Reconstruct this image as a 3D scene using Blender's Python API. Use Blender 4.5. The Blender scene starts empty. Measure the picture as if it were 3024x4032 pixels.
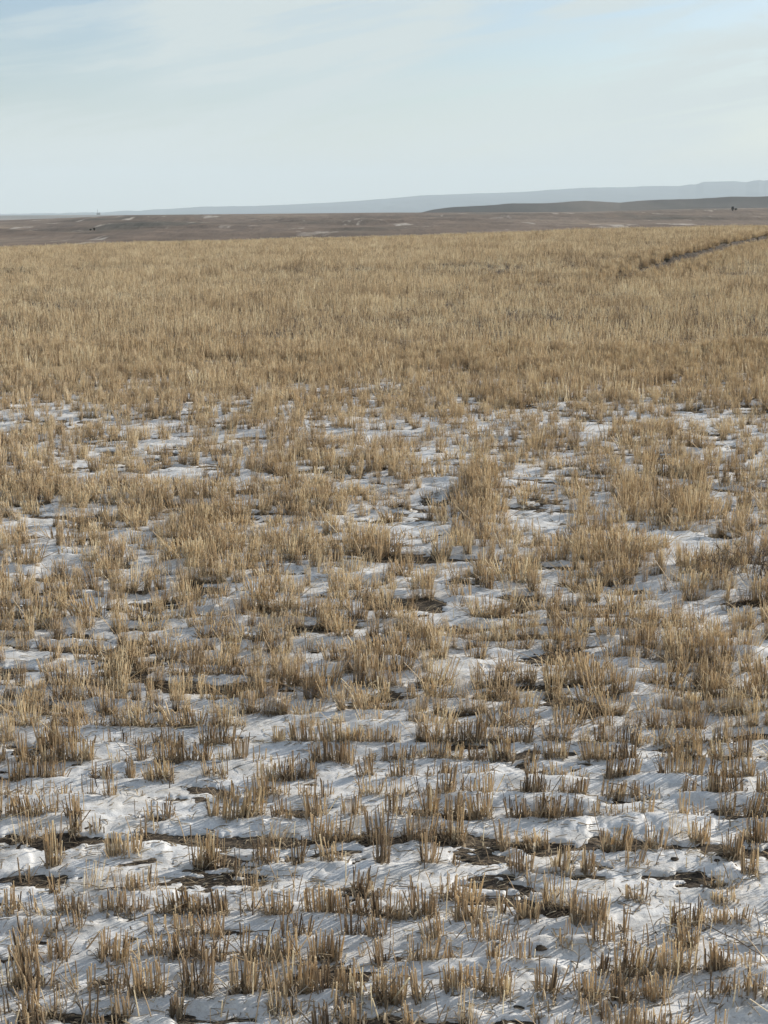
import bpy, math, random
import numpy as np
from math import radians as R

scene = bpy.context.scene
COL = scene.collection
rng = np.random.default_rng(7)
random.seed(7)

# ---------------------------------------------------------------- camera
CAM_H, F, CX, CY, PITCH = 1.7, 6060.0, 1512.0, 2016.0, R(11.0)
cam_data = bpy.data.cameras.new("camera")
cam = bpy.data.objects.new("camera", cam_data)
COL.objects.link(cam)
cam.location = (0, 0, CAM_H)
cam.rotation_euler = (R(90) - PITCH, 0, 0)
cam_data.sensor_fit = 'VERTICAL'
cam_data.sensor_height = 24.0
cam_data.lens = F / 4032.0 * 24.0
cam_data.clip_start = 0.05
cam_data.clip_end = 60000.0
scene.camera = cam

# ---------------------------------------------------------------- sky, sun, exposure
SUN_EL, SUN_AZ = R(19.5), R(39.0)          # azimuth counted from +X (picture right) towards +Y (away)
SUN_DIR = (math.cos(SUN_EL) * math.cos(SUN_AZ), math.cos(SUN_EL) * math.sin(SUN_AZ), math.sin(SUN_EL))
scene.view_settings.view_transform = 'Standard'
scene.view_settings.look = 'None'
scene.view_settings.exposure = 0.42
scene.view_settings.gamma = 1.0
scene.cycles.volume_bounces = 3
scene.cycles.max_bounces = 8
scene.cycles.use_denoising = True

world = bpy.data.worlds.new("World")
scene.world = world
world.use_nodes = True
wn, wl = world.node_tree.nodes, world.node_tree.links
wn.clear()
w_out = wn.new('ShaderNodeOutputWorld')
w_bg = wn.new('ShaderNodeBackground'); w_bg.inputs['Strength'].default_value = 0.098
w_sky = wn.new('ShaderNodeTexSky'); w_sky.sky_type = 'NISHITA'; w_sky.sun_disc = False
w_sky.sun_elevation = SUN_EL
w_sky.sun_rotation = R(90) - SUN_AZ
w_sky.air_density = 1.0; w_sky.dust_density = 1.0; w_sky.ozone_density = 1.0
w_tc = wn.new('ShaderNodeTexCoord')
w_sep = wn.new('ShaderNodeSeparateXYZ')
wl.new(w_tc.outputs['Generated'], w_sep.inputs[0])
def wmath(op, a, b=None, clamp=False):
    n = wn.new('ShaderNodeMath'); n.operation = op; n.use_clamp = clamp
    for i, v in enumerate((a, b)):
        if v is None: continue
        if isinstance(v, (int, float)): n.inputs[i].default_value = v
        else: wl.new(v, n.inputs[i])
    return n.outputs[0]
# thin cirrus: long veils across the sky, laid out by viewing direction
w_cmb = wn.new('ShaderNodeCombineXYZ'); wl.new(w_sep.outputs[0], w_cmb.inputs[0]); wl.new(w_sep.outputs[2], w_cmb.inputs[1])
wl.new(wmath('MULTIPLY', w_sep.outputs[1], 0.3), w_cmb.inputs[2])
CLOC = (1.7, 2.3, 0)
def cirrus(rot, scale, loc, nscale, detail, rough, dist=0.6):
    m0 = wn.new('ShaderNodeMapping'); m0.inputs['Rotation'].default_value = (0, 0, -rot)
    wl.new(w_cmb.outputs[0], m0.inputs['Vector'])
    m = wn.new('ShaderNodeMapping')
    m.inputs['Scale'].default_value = scale
    m.inputs['Location'].default_value = loc
    wl.new(m0.outputs[0], m.inputs['Vector'])
    n = wn.new('ShaderNodeTexNoise'); n.inputs['Scale'].default_value = nscale
    n.inputs['Detail'].default_value = detail; n.inputs['Roughness'].default_value = rough
    n.inputs['Distortion'].default_value = dist
    wl.new(m.outputs[0], n.inputs['Vector'])
    return n.outputs['Fac']
def wramp(v, lo, hi):
    n = wn.new('ShaderNodeMapRange'); n.interpolation_type = 'SMOOTHSTEP'
    n.inputs['From Min'].default_value = lo; n.inputs['From Max'].default_value = hi
    wl.new(v, n.inputs['Value']); return n.outputs['Result']
c1 = cirrus(R(13), (2.6, 13, 1), CLOC, 1.3, 3, 0.45, 0.3)     # broad veils
c2 = cirrus(R(10), (4, 36, 1), (0.4, 5.2, 0), 1.6, 6, 0.60, 0.5)      # fibres
cmask = wmath('ADD', wmath('MULTIPLY', wramp(c1, 0.42, 0.60), 0.62), wmath('MULTIPLY', wramp(c2, 0.40, 0.58), 0.55), clamp=True)
lowz = wmath('SUBTRACT', 1.0, wramp(w_sep.outputs[2], 0.01, 0.13))                                     # more air and veil towards the horizon
cfac = wmath('ADD', wmath('MULTIPLY', cmask, wmath('SUBTRACT', 0.92, wmath('MULTIPLY', lowz, 0.45))), wmath('MULTIPLY', lowz, 0.45), clamp=True)
w_veil = wn.new('ShaderNodeMixRGB')
w_veil.inputs['Color1'].default_value = (3.4, 3.8, 4.0, 1); w_veil.inputs['Color2'].default_value = (5.2, 5.75, 5.7, 1)
wl.new(wmath('SUBTRACT', 1.0, wramp(w_sep.outputs[2], 0.15, 0.75)), w_veil.inputs['Fac'])
w_mix = wn.new('ShaderNodeMixRGB')
wl.new(w_veil.outputs[0], w_mix.inputs['Color2'])
w_tint = wn.new('ShaderNodeMixRGB'); w_tint.blend_type = 'MULTIPLY'; w_tint.inputs[0].default_value = 1.0
w_tint.inputs['Color2'].default_value = (0.74, 0.83, 0.98, 1)
wl.new(w_sky.outputs[0], w_tint.inputs['Color1'])
wl.new(cfac, w_mix.inputs['Fac']); wl.new(w_tint.outputs[0], w_mix.inputs['Color1'])
w_low = wn.new('ShaderNodeMixRGB'); w_low.inputs['Color2'].default_value = (6.5, 6.75, 6.25, 1)
wl.new(wmath('MULTIPLY', wmath('SUBTRACT', 1.0, wramp(w_sep.outputs[2], 0.0, 0.075)), 0.85), w_low.inputs['Fac'])
wl.new(w_mix.outputs[0], w_low.inputs['Color1'])
wl.new(w_low.outputs[0], w_bg.inputs['Color'])
wl.new(w_bg.outputs[0], w_out.inputs['Surface'])

sun_data = bpy.data.lights.new("sun", 'SUN')
sun_data.energy = 5.0
sun_data.angle = R(0.6)
sun_data.color = (1.0, 0.93, 0.82)
sun = bpy.data.objects.new("sun", sun_data)
COL.objects.link(sun)
from mathutils import Vector
sun.rotation_euler = Vector(SUN_DIR).to_track_quat('Z', 'Y').to_euler()
sun.location = (20, 15, 30)

# ---------------------------------------------------------------- helpers
def hash2(ix, iy, seed):
    h = (ix.astype(np.int64) * 374761393 + iy.astype(np.int64) * 668265263 + seed * 974711) & 0xffffffff
    h = ((h ^ (h >> 13)) * 1274126177) & 0xffffffff
    h = h ^ (h >> 16)
    return (h & 0xffff) / 65535.0
def vnoise(x, y, seed=0):
    x = np.asarray(x, float); y = np.asarray(y, float)
    ix, iy = np.floor(x), np.floor(y)
    fx, fy = x - ix, y - iy
    ux, uy = fx*fx*fx*(fx*(fx*6-15)+10), fy*fy*fy*(fy*(fy*6-15)+10)
    a, b = hash2(ix, iy, seed), hash2(ix+1, iy, seed)
    c, d = hash2(ix, iy+1, seed), hash2(ix+1, iy+1, seed)
    return (a*(1-ux)+b*ux)*(1-uy) + (c*(1-ux)+d*ux)*uy - 0.5
def fbm(x, y, seed=0, octv=4, gain=0.5):
    s, a, t = 0.0, 1.0, 0.0
    for o in range(octv):
        s = s + a * vnoise(x * 2**o + 13.7*o, y * 2**o - 7.3*o, seed + o)
        t += a; a *= gain
    return 2 * s / t
def sstep(a, b, x):
    t = np.clip((np.asarray(x, float) - a) / (b - a), 0, 1)
    return t*t*(3-2*t)

def ray(px, py):
    X, Y = (np.asarray(px, float) - CX) / F, -(np.asarray(py, float) - CY) / F
    dx = X
    dy = math.cos(PITCH) + Y * math.sin(PITCH)
    dz = -math.sin(PITCH) + Y * math.cos(PITCH)
    return dx, dy, dz
def azel(px, py):
    dx, dy, dz = ray(px, py)
    return np.arctan2(dx, dy), dz / np.hypot(dx, dy)      # azimuth, slope
def on_plane(px, py, z=0.0):
    dx, dy, dz = ray(px, py)
    t = (z - CAM_H) / dz
    return dx*t, dy*t

def mesh_obj(name, verts, faces, mat, parent=None, smooth=False, attrs=None, link=True):
    """verts (n,3); faces (m,k) array with k = 3 or 4, or a list of such arrays"""
    me = bpy.data.meshes.new(name)
    verts = np.asarray(verts, np.float32)
    fl = faces if isinstance(faces, list) else [faces]
    me.vertices.add(len(verts)); me.vertices.foreach_set('co', verts.ravel())
    loops = np.concatenate([f.ravel() for f in fl]).astype(np.int32)
    tot = np.concatenate([np.full(len(f), f.shape[1]) for f in fl]).astype(np.int32)
    start = np.concatenate([[0], np.cumsum(tot)[:-1]]).astype(np.int32)
    me.loops.add(len(loops)); me.loops.foreach_set('vertex_index', loops)
    me.polygons.add(len(tot)); me.polygons.foreach_set('loop_start', start); me.polygons.foreach_set('loop_total', tot)
    me.polygons.foreach_set('use_smooth', np.full(len(tot), bool(smooth)))
    for k, v in (attrs or {}).items():
        a = me.attributes.new(k, 'FLOAT', 'POINT'); a.data.foreach_set('value', np.asarray(v, np.float32))
    me.update(calc_edges=True)
    for m in (mat if isinstance(mat, list) else [mat]): me.materials.append(m)
    o = bpy.data.objects.new(name, me)
    if link: COL.objects.link(o)
    if parent is not None: o.parent = parent
    return o
def tag(o, label=None, cat=None, group=None, kind=None):
    if label: o['label'] = label
    if cat: o['category'] = cat
    if group: o['group'] = group
    if kind: o['kind'] = kind
    return o
def grid_faces(nr, nc, wrap=False):
    i = np.arange(nr-1)[:, None]; j = np.arange(nc if wrap else nc-1)[None, :]
    j2 = (j+1) % nc
    return np.stack([i*nc+j, i*nc+j2, (i+1)*nc+j2, (i+1)*nc+j], -1).reshape(-1, 4)[:, ::-1]

class Tubes:
    """collects bent tapered tubes and strips; becomes one mesh"""
    def __init__(s): s.v, s.f4, s.tone, s.n = [], [], [], 0
    def tube(s, pts, rad, tone, sides=4, rot=0.0):
        pts = np.asarray(pts, float); k = len(pts)
        d = pts[-1] - pts[0]; d /= (np.linalg.norm(d) + 1e-9)
        ref = np.array([1.0, 0, 0]) if abs(d[0]) < 0.8 else np.array([0, 1.0, 0])
        a = np.cross(d, ref); a /= np.linalg.norm(a); b = np.cross(d, a)
        ang = rot + np.arange(sides) * 2*math.pi/sides
        ring = np.cos(ang)[:, None]*a + np.sin(ang)[:, None]*b
        rad = np.broadcast_to(np.asarray(rad, float), (k,))
        v = (pts[:, None, :] + rad[:, None, None]*ring[None]).reshape(-1, 3)
        f = grid_faces(k, sides, True) + s.n
        s.v.append(v); s.f4.append(f); s.tone.append(np.full(len(v), tone)); s.n += len(v)
        if sides == 4:
            s.f4.append(np.array([[0, 1, 2, 3]]) + (s.n - 4))
    def strip(s, pts, side, w, tone):
        pts = np.asarray(pts, float); k = len(pts)
        w = np.broadcast_to(np.asarray(w, float), (k,))
        side = np.asarray(side, float); side /= np.linalg.norm(side) + 1e-9
        v = np.empty((k, 2, 3)); v[:, 0] = pts - side*w[:, None]; v[:, 1] = pts + side*w[:, None]
        s.f4.append(grid_faces(k, 2) + s.n); s.v.append(v.reshape(-1, 3)); s.tone.append(np.full(2*k, tone)); s.n += 2*k
    def build(s, name, mat, parent=None, link=True):
        return mesh_obj(name, np.concatenate(s.v), np.concatenate(s.f4), mat, parent, True, {'tone': np.concatenate(s.tone)}, link)

# ---------------------------------------------------------------- materials
def new_mat(name):
    m = bpy.data.materials.new(name); m.use_nodes = True
    m.node_tree.nodes.clear()
    return m, m.node_tree.nodes, m.node_tree.links
def ramp_node(n, stops):
    r = n.new('ShaderNodeValToRGB'); e = r.color_ramp.elements
    while len(e) < len(stops): e.new(0.5)
    for el, (p, c) in zip(e, stops): el.position = p; el.color = (*c, 1)
    return r
def straw_mat(name, stops, transl=0.35, rough=0.55, spec=0.25):
    m, n, l = new_mat(name)
    at = n.new('ShaderNodeAttribute'); at.attribute_name = 'tone'
    oi = n.new('ShaderNodeObjectInfo')
    ad = n.new('ShaderNodeMath'); ad.operation = 'MULTIPLY_ADD'
    l.new(oi.outputs['Random'], ad.inputs[0]); ad.inputs[1].default_value = 0.36
    sb = n.new('ShaderNodeMath'); sb.operation = 'SUBTRACT'
    l.new(at.outputs['Fac'], sb.inputs[0]); sb.inputs[1].default_value = 0.18
    l.new(sb.outputs[0], ad.inputs[2])
    geo = n.new('ShaderNodeTexCoord')
    nz = n.new('ShaderNodeTexNoise'); nz.inputs['Scale'].default_value = 60; nz.inputs['Detail'].default_value = 3
    mp = n.new('ShaderNodeMapping'); mp.inputs['Scale'].default_value = (1, 1, 0.35)
    l.new(geo.outputs['Object'], mp.inputs[0]); l.new(mp.outputs[0], nz.inputs['Vector'])
    a2 = n.new('ShaderNodeMath'); a2.operation = 'MULTIPLY_ADD'; a2.use_clamp = True
    s2 = n.new('ShaderNodeMath'); s2.operation = 'SUBTRACT'; l.new(nz.outputs['Fac'], s2.inputs[0]); s2.inputs[1].default_value = 0.5
    l.new(s2.outputs[0], a2.inputs[0]); a2.inputs[1].default_value = 0.5; l.new(ad.outputs[0], a2.inputs[2])
    rp = ramp_node(n, stops); l.new(a2.outputs[0], rp.inputs['Fac'])
    pb = n.new('ShaderNodeBsdfPrincipled'); l.new(rp.outputs[0], pb.inputs['Base Color'])
    pb.inputs['Roughness'].default_value = rough; pb.inputs['Specular IOR Level'].default_value = spec
    tr = n.new('ShaderNodeBsdfTranslucent'); l.new(rp.outputs[0], tr.inputs['Color'])
    mx = n.new('ShaderNodeMixShader'); mx.inputs[0].default_value = transl
    l.new(pb.outputs[0], mx.inputs[1]); l.new(tr.outputs[0], mx.inputs[2])
    o = n.new('ShaderNodeOutputMaterial'); l.new(mx.outputs[0], o.inputs['Surface'])
    return m
STRAW = straw_mat("straw", [(0.0, (0.20, 0.152, 0.109)), (0.3, (0.49, 0.385, 0.268)), (0.65, (0.78, 0.645, 0.445)), (1.0, (0.91, 0.84, 0.67))], 0.5)
LEAF = straw_mat("dry_leaf", [(0.0, (0.15, 0.118, 0.088)), (0.4, (0.37, 0.30, 0.215)), (0.75, (0.57, 0.48, 0.35)), (1.0, (0.76, 0.69, 0.55))], 0.45, 0.8, 0.1)
TWIG = straw_mat("dead_twig", [(0.0, (0.09, 0.07, 0.055)), (0.4, (0.19, 0.15, 0.12)), (0.75, (0.30, 0.25, 0.20)), (1.0, (0.55, 0.50, 0.43))], 0.12, 0.8, 0.1)

def noise_col(n, l, vec, scale, detail, stops, rough=0.55, sc3=(1, 1, 1), rot=0.0, dist=0.0):
    mp = n.new('ShaderNodeMapping'); mp.inputs['Scale'].default_value = sc3; mp.inputs['Rotation'].default_value = (0, 0, rot)
    l.new(vec, mp.inputs[0])
    nz = n.new('ShaderNodeTexNoise'); nz.inputs['Scale'].default_value = scale
    nz.inputs['Detail'].default_value = detail; nz.inputs['Roughness'].default_value = rough; nz.inputs['Distortion'].default_value = dist
    l.new(mp.outputs[0], nz.inputs['Vector'])
    rp = ramp_node(n, stops); l.new(nz.outputs['Fac'], rp.inputs['Fac'])
    return rp.outputs[0], nz.outputs['Fac']
def mixc(n, l, fac, a, b, mode='MIX'):
    m = n.new('ShaderNodeMixRGB'); m.blend_type = mode
    if isinstance(fac, float): m.inputs[0].default_value = fac
    else: l.new(fac, m.inputs[0])
    for i, v in ((1, a), (2, b)):
        if isinstance(v, tuple): m.inputs[i].default_value = (*v, 1)
        else: l.new(v, m.inputs[i])
    return m.outputs[0]
def finish(n, l, col, rough, bump=None, strength=0.3, dist=0.01, spec=0.15):
    pb = n.new('ShaderNodeBsdfPrincipled'); l.new(col, pb.inputs['Base Color'])
    pb.inputs['Roughness'].default_value = rough; pb.inputs['Specular IOR Level'].default_value = spec
    if bump is not None:
        b = n.new('ShaderNodeBump'); b.inputs['Strength'].default_value = strength; b.inputs['Distance'].default_value = dist
        l.new(bump, b.inputs['Height']); l.new(b.outputs[0], pb.inputs['Normal'])
    o = n.new('ShaderNodeOutputMaterial'); l.new(pb.outputs[0], o.inputs['Surface'])
    return pb

SOIL, n, l = new_mat("soil")
tc = n.new('ShaderNodeTexCoord').outputs['Object']
ca, fa = noise_col(n, l, tc, 30, 7, [(0.30, (0.022, 0.018, 0.015)), (0.5, (0.065, 0.052, 0.041)), (0.64, (0.14, 0.112, 0.084)), (0.82, (0.30, 0.25, 0.18))], 0.75)
cb, fb = noise_col(n, l, tc, 70, 5, [(0.50, (0, 0, 0)), (0.60, (1, 1, 1))], 0.6, (0.25, 1.6, 1), 0.15)      # flattened straw
cc, fc = noise_col(n, l, tc, 4, 4, [(0.40, (0, 0, 0)), (0.62, (1, 1, 1))], 0.6)
finish(n, l, mixc(n, l, mixc(n, l, 1.0, cb, cc, 'MULTIPLY'), ca, (0.30, 0.235, 0.165)), 0.95, fa, 0.9, 0.02)

DARKTRACK, n, l = new_mat("dark_track")
tc = n.new('ShaderNodeTexCoord').outputs['Object']
ca, fa = noise_col(n, l, tc, 6, 6, [(0.35, (0.022, 0.017, 0.013)), (0.6, (0.06, 0.045, 0.034)), (0.75, (0.17, 0.13, 0.09))], 0.7)
finish(n, l, ca, 0.95, fa, 0.8, 0.03)

SNOW, n, l = new_mat("snow")
tc = n.new('ShaderNodeTexCoord').outputs['Object']
ca, fa = noise_col(n, l, tc, 150, 6, [(0.3, (0.56, 0.56, 0.57)), (0.6, (0.75, 0.75, 0.75))], 0.75)
cb, fb = noise_col(n, l, tc, 6, 6, [(0.42, (1, 1, 1)), (0.70, (0.76, 0.72, 0.66))], 0.7, (1, 1.9, 1))  # dirty blotches; their contrast also puts some of the snow's shading into colour
cc, fc = noise_col(n, l, tc, 60, 5, [(0.60, (1, 1, 1)), (0.68, (0.45, 0.37, 0.29))], 0.65, (0.45, 1.2, 1), 0.4)
cd, fd = noise_col(n, l, tc, 260, 3, [(0.66, (1, 1, 1)), (0.72, (0.30, 0.24, 0.19))], 0.6)
col = mixc(n, l, 1.0, mixc(n, l, 1.0, mixc(n, l, 1.0, ca, cb, 'MULTIPLY'), cc, 'MULTIPLY'), cd, 'MULTIPLY')
pb = finish(n, l, col, 0.55, fa, 0.5, 0.004, 0.3)

PRAIRIE, n, l = new_mat("prairie_grass")
tc = n.new('ShaderNodeTexCoord').outputs['Object']
ca, fa = noise_col(n, l, tc, 0.010, 5, [(0.36, (0.085, 0.075, 0.060)), (0.47, (0.150, 0.110, 0.083)), (0.53, (0.165, 0.124, 0.098)), (0.66, (0.25, 0.195, 0.145))], 0.6, (1, 0.35, 1), 0.25)
cb, fb = noise_col(n, l, tc, 0.16, 6, [(0.3, (0.75, 0.74, 0.73)), (0.7, (1.2, 1.18, 1.15))], 0.6, (1.0, 0.22, 1), -0.5)
cs, fs = noise_col(n, l, tc, 0.085, 6, [(0.60, (0, 0, 0)), (0.66, (1, 1, 1))], 0.62, (1.0, 0.14, 1), -0.75, 0.5)   # pale eroded streaks
cm, fm = noise_col(n, l, tc, 0.011, 3, [(0.38, (0, 0, 0)), (0.50, (1, 1, 1))], 0.5, (1, 0.4, 1))
finish(n, l, mixc(n, l, mixc(n, l, 1.0, cs, cm, 'MULTIPLY'), mixc(n, l, 1.0, ca, cb, 'MULTIPLY'), (0.42, 0.37, 0.32)), 0.95, fb, 0.4, 2.0)

DARKHILL, n, l = new_mat("dark_hill_grass")
tc = n.new('ShaderNodeTexCoord').outputs['Object']
ca, fa = noise_col(n, l, tc, 0.006, 5, [(0.35, (0.018, 0.016, 0.014)), (0.52, (0.045, 0.037, 0.030)), (0.68, (0.11, 0.088, 0.068))], 0.55, (1, 0.3, 1))
finish(n, l, ca, 0.95)
HAZEROCK, n, l = new_mat("haze_tinted_rock")
tc = n.new('ShaderNodeTexCoord').outputs['Object']
ca, fa = noise_col(n, l, tc, 0.0016, 6, [(0.35, (0.028, 0.045, 0.068)), (0.7, (0.065, 0.082, 0.10))], 0.6, (1, 0.4, 1))  # blue of the distant haze is put into the rock colour
finish(n, l, ca, 0.95)
BARK, n, l = new_mat("bark")
tc = n.new('ShaderNodeTexCoord').outputs['Object']
ca, fa = noise_col(n, l, tc, 8, 4, [(0.3, (0.04, 0.03, 0.025)), (0.7, (0.11, 0.085, 0.065))])
finish(n, l, ca, 0.9)
SHRUB, n, l = new_mat("shrub_twigs")
tc = n.new('ShaderNodeTexCoord').outputs['Object']
ca, fa = noise_col(n, l, tc, 3, 4, [(0.3, (0.030, 0.028, 0.022)), (0.7, (0.075, 0.062, 0.045))])
finish(n, l, ca, 0.95)
METAL, n, l = new_mat("grey_metal")
tc = n.new('ShaderNodeTexCoord').outputs['Object']
ca, fa = noise_col(n, l, tc, 0.6, 3, [(0.3, (0.10, 0.10, 0.10)), (0.7, (0.2, 0.19, 0.18))])
finish(n, l, ca, 0.6)

# ---------------------------------------------------------------- terrain shape
def table(pts):
    p = np.array(pts, float); a, e = azel(p[:, 0], p[:, 1])
    o = np.argsort(a); return a[o], e[o]
T_EDGE = table([(-500, 1000), (0, 985), (600, 966), (1100, 955), (1512, 945), (2200, 922), (2500, 912), (2750, 906), (3024, 903), (3500, 897)])
T_BROWN = table([(-500, 880), (0, 868), (300, 857), (500, 847), (1000, 842), (1512, 837), (2000, 836), (2300, 834), (2624, 824), (3024, 818), (3500, 812)])
T_DARK = table([(1450, 850), (1630, 832), (1750, 820), (1877, 810), (2022, 802), (2150, 800), (2314, 791), (2442, 799), (2533, 791), (2697, 783), (2790, 778), (2880, 773), (3024, 771), (3300, 765), (3700, 780)])
T_MTN = table([(x*1.823, y*1.823) for x, y in [(-300, 474), (-100, 468), (0, 465), (120, 463), (215, 460.5), (300, 455.5), (420, 447.5), (560, 443.5), (690, 438), (800, 431), (930, 421), (1080, 416), (1160, 412), (1190, 408), (1330, 404.5), (1465, 401), (1490, 397), (1503, 397), (1520, 391.5), (1590, 390.5), (1612, 392.5), (1628, 389), (1640, 388), (1650, 390), (1665, 387.5), (1720, 390), (1800, 384), (1950, 395)]])
def tlook(T, phi): return np.interp(phi, T[0], T[1])
R_EDGE = 75.0
_a = float(azel(388, 840)[0]); KNOLL = (5000*math.sin(_a), 5000*math.cos(_a))
def H(x, y):
    """ground height: field, the drop beyond it, the brown hill and the far plain"""
    x = np.asarray(x, float); y = np.asarray(y, float)
    r = np.hypot(x, y); phi = np.arctan2(x, y)
    front = np.clip(np.cos(phi) * 1.6, 0, 1)
    ec = tlook(T_EDGE, phi)
    crest = (CAM_H + R_EDGE * ec) * front
    und = fbm(x/9, y/7, 11, 3) * 0.10 * sstep(9, 25, r) + fbm(x/1.7, y/0.9, 12, 3) * 0.022 * sstep(4, 8, r)
    zf = crest * sstep(14, R_EDGE, r) + und
    zf = zf - 6.0 * sstep(R_EDGE - 3, 150, r) * (0.35 + 0.65 * sstep(R_EDGE - 3, 95, r))
    eb = tlook(T_BROWN, phi)
    rr = np.maximum(r, 150.0)
    t = np.clip(np.log(rr/160.0) / math.log(900/160.0), 0, 1)
    e = (ec - 0.004) + (eb - ec + 0.004) * t**0.85
    zh = CAM_H + np.minimum(rr, 900) * e
    zh = zh * front + (1-front) * (-3.0)
    g = fbm((x + 0.6*y)/30, (y - 0.6*x)/110, 21, 5, 0.55)
    zh = zh + g * np.clip(rr/6060*26, 0, 2.6) * (1 - sstep(700, 900, r)) + fbm(x/190, y/190, 23, 4) * 1.2 * sstep(200, 400, r) * (1 - sstep(620, 880, r))
    w = sstep(110, 190, r)
    z = zf * (1-w) + zh * w
    plain = -20.0 + fbm(x/900, y/900, 31, 4) * 3.0 + 15.0*np.exp(-((x-KNOLL[0])**2 + (y-KNOLL[1])**2)/(2*480.0**2))   # a low rise carries the shed
    w2 = sstep(900, 1900, r)
    return z * (1-w2) + plain * w2

def phis(dense, half):
    d = np.arange(-half, half + 1e-6, dense)
    c = np.arange(half + 4, 360 - half - 3, 5.0)
    return np.radians(np.concatenate([d, c]))
def radii(lo, hi, ratio): return lo * ratio ** np.arange(int(math.log(hi/lo)/math.log(ratio)) + 2)

# row tilt and row positions (rows run across the picture)
TRACE = {}   # filled below; row letter -> list of (px left, px right, base py, top py, density)
def tr(row, x0, y0, s, items):
    for xl, xr, b, t, d in items:
        TRACE.setdefault(row, []).append((x0 + xl/s, x0 + xr/s, y0 + b/s, y0 + t/s, d))
S = 1.659
tr('H', 0, 3200, S, [(180, 300, 1380, 1220, 2), (110, 210, 1290, 1060, 3), (520, 640, 1320, 1060, 1), (720, 850, 1300, 1120, 2), (1110, 1190, 1290, 1140, 3), (0, 60, 1260, 1080, 1), (330, 370, 1250, 1090, 1), (1430, 1450, 1260, 1090, 0)])
tr('H', 1000, 3200, S, [(70, 150, 1285, 1090, 1), (230, 340, 1295, 1100, 1), (460, 560, 1310, 1080, 1), (850, 866, 1310, 1150, 0), (1090, 1120, 1390, 1300, 0)])
tr('H', 2024, 3200, S, [(130, 250, 1320, 1180, 1), (420, 485, 1300, 1150, 1), (560, 610, 1315, 1150, 2), (1130, 1150, 1270, 1110, 0)])
tr('I', 0, 3200, S, [(20, 150, 1440, 1300, 2), (600, 760, 1440, 1290, 2), (840, 870, 1400, 1290, 0)])
tr('I', 1000, 3200, S, [(380, 500, 1410, 1230, 3), (600, 740, 1410, 1210, 2), (1000, 1045, 1400, 1220, 2), (1225, 1245, 1400, 1290, 0)])
tr('I', 2024, 3200, S, [(620, 820, 1430, 1220, 3), (820, 1090, 1430, 1260, 3), (280, 335, 1400, 1290, 1), (1300, 1390, 1400, 1240, 1)])
tr('F', 0, 3200, S, [(50, 110, 1090, 890, 2), (110, 270, 1095, 780, 3), (310, 380, 1100, 900, 1), (450, 640, 1105, 920, 1), (660, 800, 1115, 930, 2), (850, 1080, 1140, 900, 3), (1200, 1390, 1135, 870, 3), (1500, 1659, 1140, 880, 3)])
tr('F', 1000, 3200, S, [(60, 200, 1140, 940, 2), (200, 400, 1150, 900, 3), (410, 560, 1165, 950, 3), (560, 690, 1175, 940, 3), (770, 990, 1215, 980, 3), (1050, 1120, 1210, 950, 3), (1220, 1420, 1170, 980, 3), (1440, 1590, 1160, 950, 3), (1600, 1690, 1160, 990, 3)])
tr('F', 2024, 3200, S, [(145, 270, 1175, 960, 3), (380, 540, 1180, 1000, 2), (650, 800, 1210, 980, 3), (860, 1000, 1190, 970, 3), (1250, 1400, 1200, 1040, 2), (1410, 1560, 1200, 1030, 2), (1570, 1659, 1230, 1060, 2)])
tr('E', 0, 3200, S, [(100, 240, 900, 700, 3), (315, 455, 915, 740, 3), (645, 835, 930, 750, 3), (940, 1110, 900, 760, 2), (1120, 1290, 915, 760, 3), (1290, 1460, 930, 780, 2), (1560, 1659, 920, 720, 2)])
tr('E', 1000, 3200, S, [(0, 110, 930, 750, 2), (110, 290, 930, 760, 3), (360, 560, 940, 750, 3), (695, 725, 920, 780, 0), (780, 880, 960, 780, 2), (1000, 1080, 985, 790, 2), (1090, 1190, 975, 820, 2), (1250, 1350, 960, 820, 2), (1530, 1659, 985, 820, 3)])
tr('E', 2024, 3200, S, [(0, 100, 980, 820, 2), (510, 610, 1000, 840, 2), (660, 910, 1010, 800, 3), (960, 1080, 1010, 800, 3), (1080, 1190, 1000, 850, 2), (1250, 1440, 1015, 840, 3), (1500, 1600, 1020, 850, 2)])
tr('D', 0, 3200, S, [(110, 190, 765, 640, 2), (290, 380, 755, 630, 2), (440, 530, 745, 570, 2), (830, 870, 740, 600, 0), (960, 1070, 770, 640, 1), (1130, 1290, 770, 640, 2), (1290, 1460, 775, 620, 2)])
tr('D', 1000, 3200, S, [(160, 360, 800, 620, 2), (580, 740, 800, 600, 2), (740, 880, 805, 640, 2), (1130, 1260, 830, 640, 3), (1440, 1659, 830, 650, 2)])
tr('D', 2024, 3200, S, [(0, 70, 840, 720, 2), (280, 390, 865, 700, 2), (480, 600, 860, 680, 2), (600, 900, 850, 700, 1), (1100, 1210, 860, 690, 3), (1550, 1640, 830, 690, 1), (690, 740, 760, 610, 2)])
tr('C', 0, 3200, S, [(30, 110, 605, 430, 3), (185, 235, 620, 470, 2), (360, 560, 620, 480, 3), (560, 690, 625, 490, 1), (690, 780, 622, 480, 3), (780, 960, 618, 490, 2), (1020, 1130, 640, 480, 2), (1130, 1320, 635, 480, 3), (1320, 1490, 640, 480, 3), (1570, 1659, 640, 480, 1)])
tr('C', 1000, 3200, S, [(70, 250, 650, 450, 3), (0, 40, 610, 480, 1), (340, 540, 655, 440, 3), (540, 680, 655, 470, 2), (680, 900, 655, 480, 2), (900, 1000, 670, 500, 2), (1030, 1190, 660, 460, 3), (1310, 1500, 690, 500, 3), (1590, 1659, 645, 500, 1)])
tr('C', 2024, 3200, S, [(20, 160, 670, 530, 3), (370, 615, 690, 490, 3), (1030, 1230, 715, 540, 3), (1230, 1310, 695, 570, 1), (1310, 1410, 698, 580, 3), (1440, 1540, 700, 560, 2)])
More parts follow.
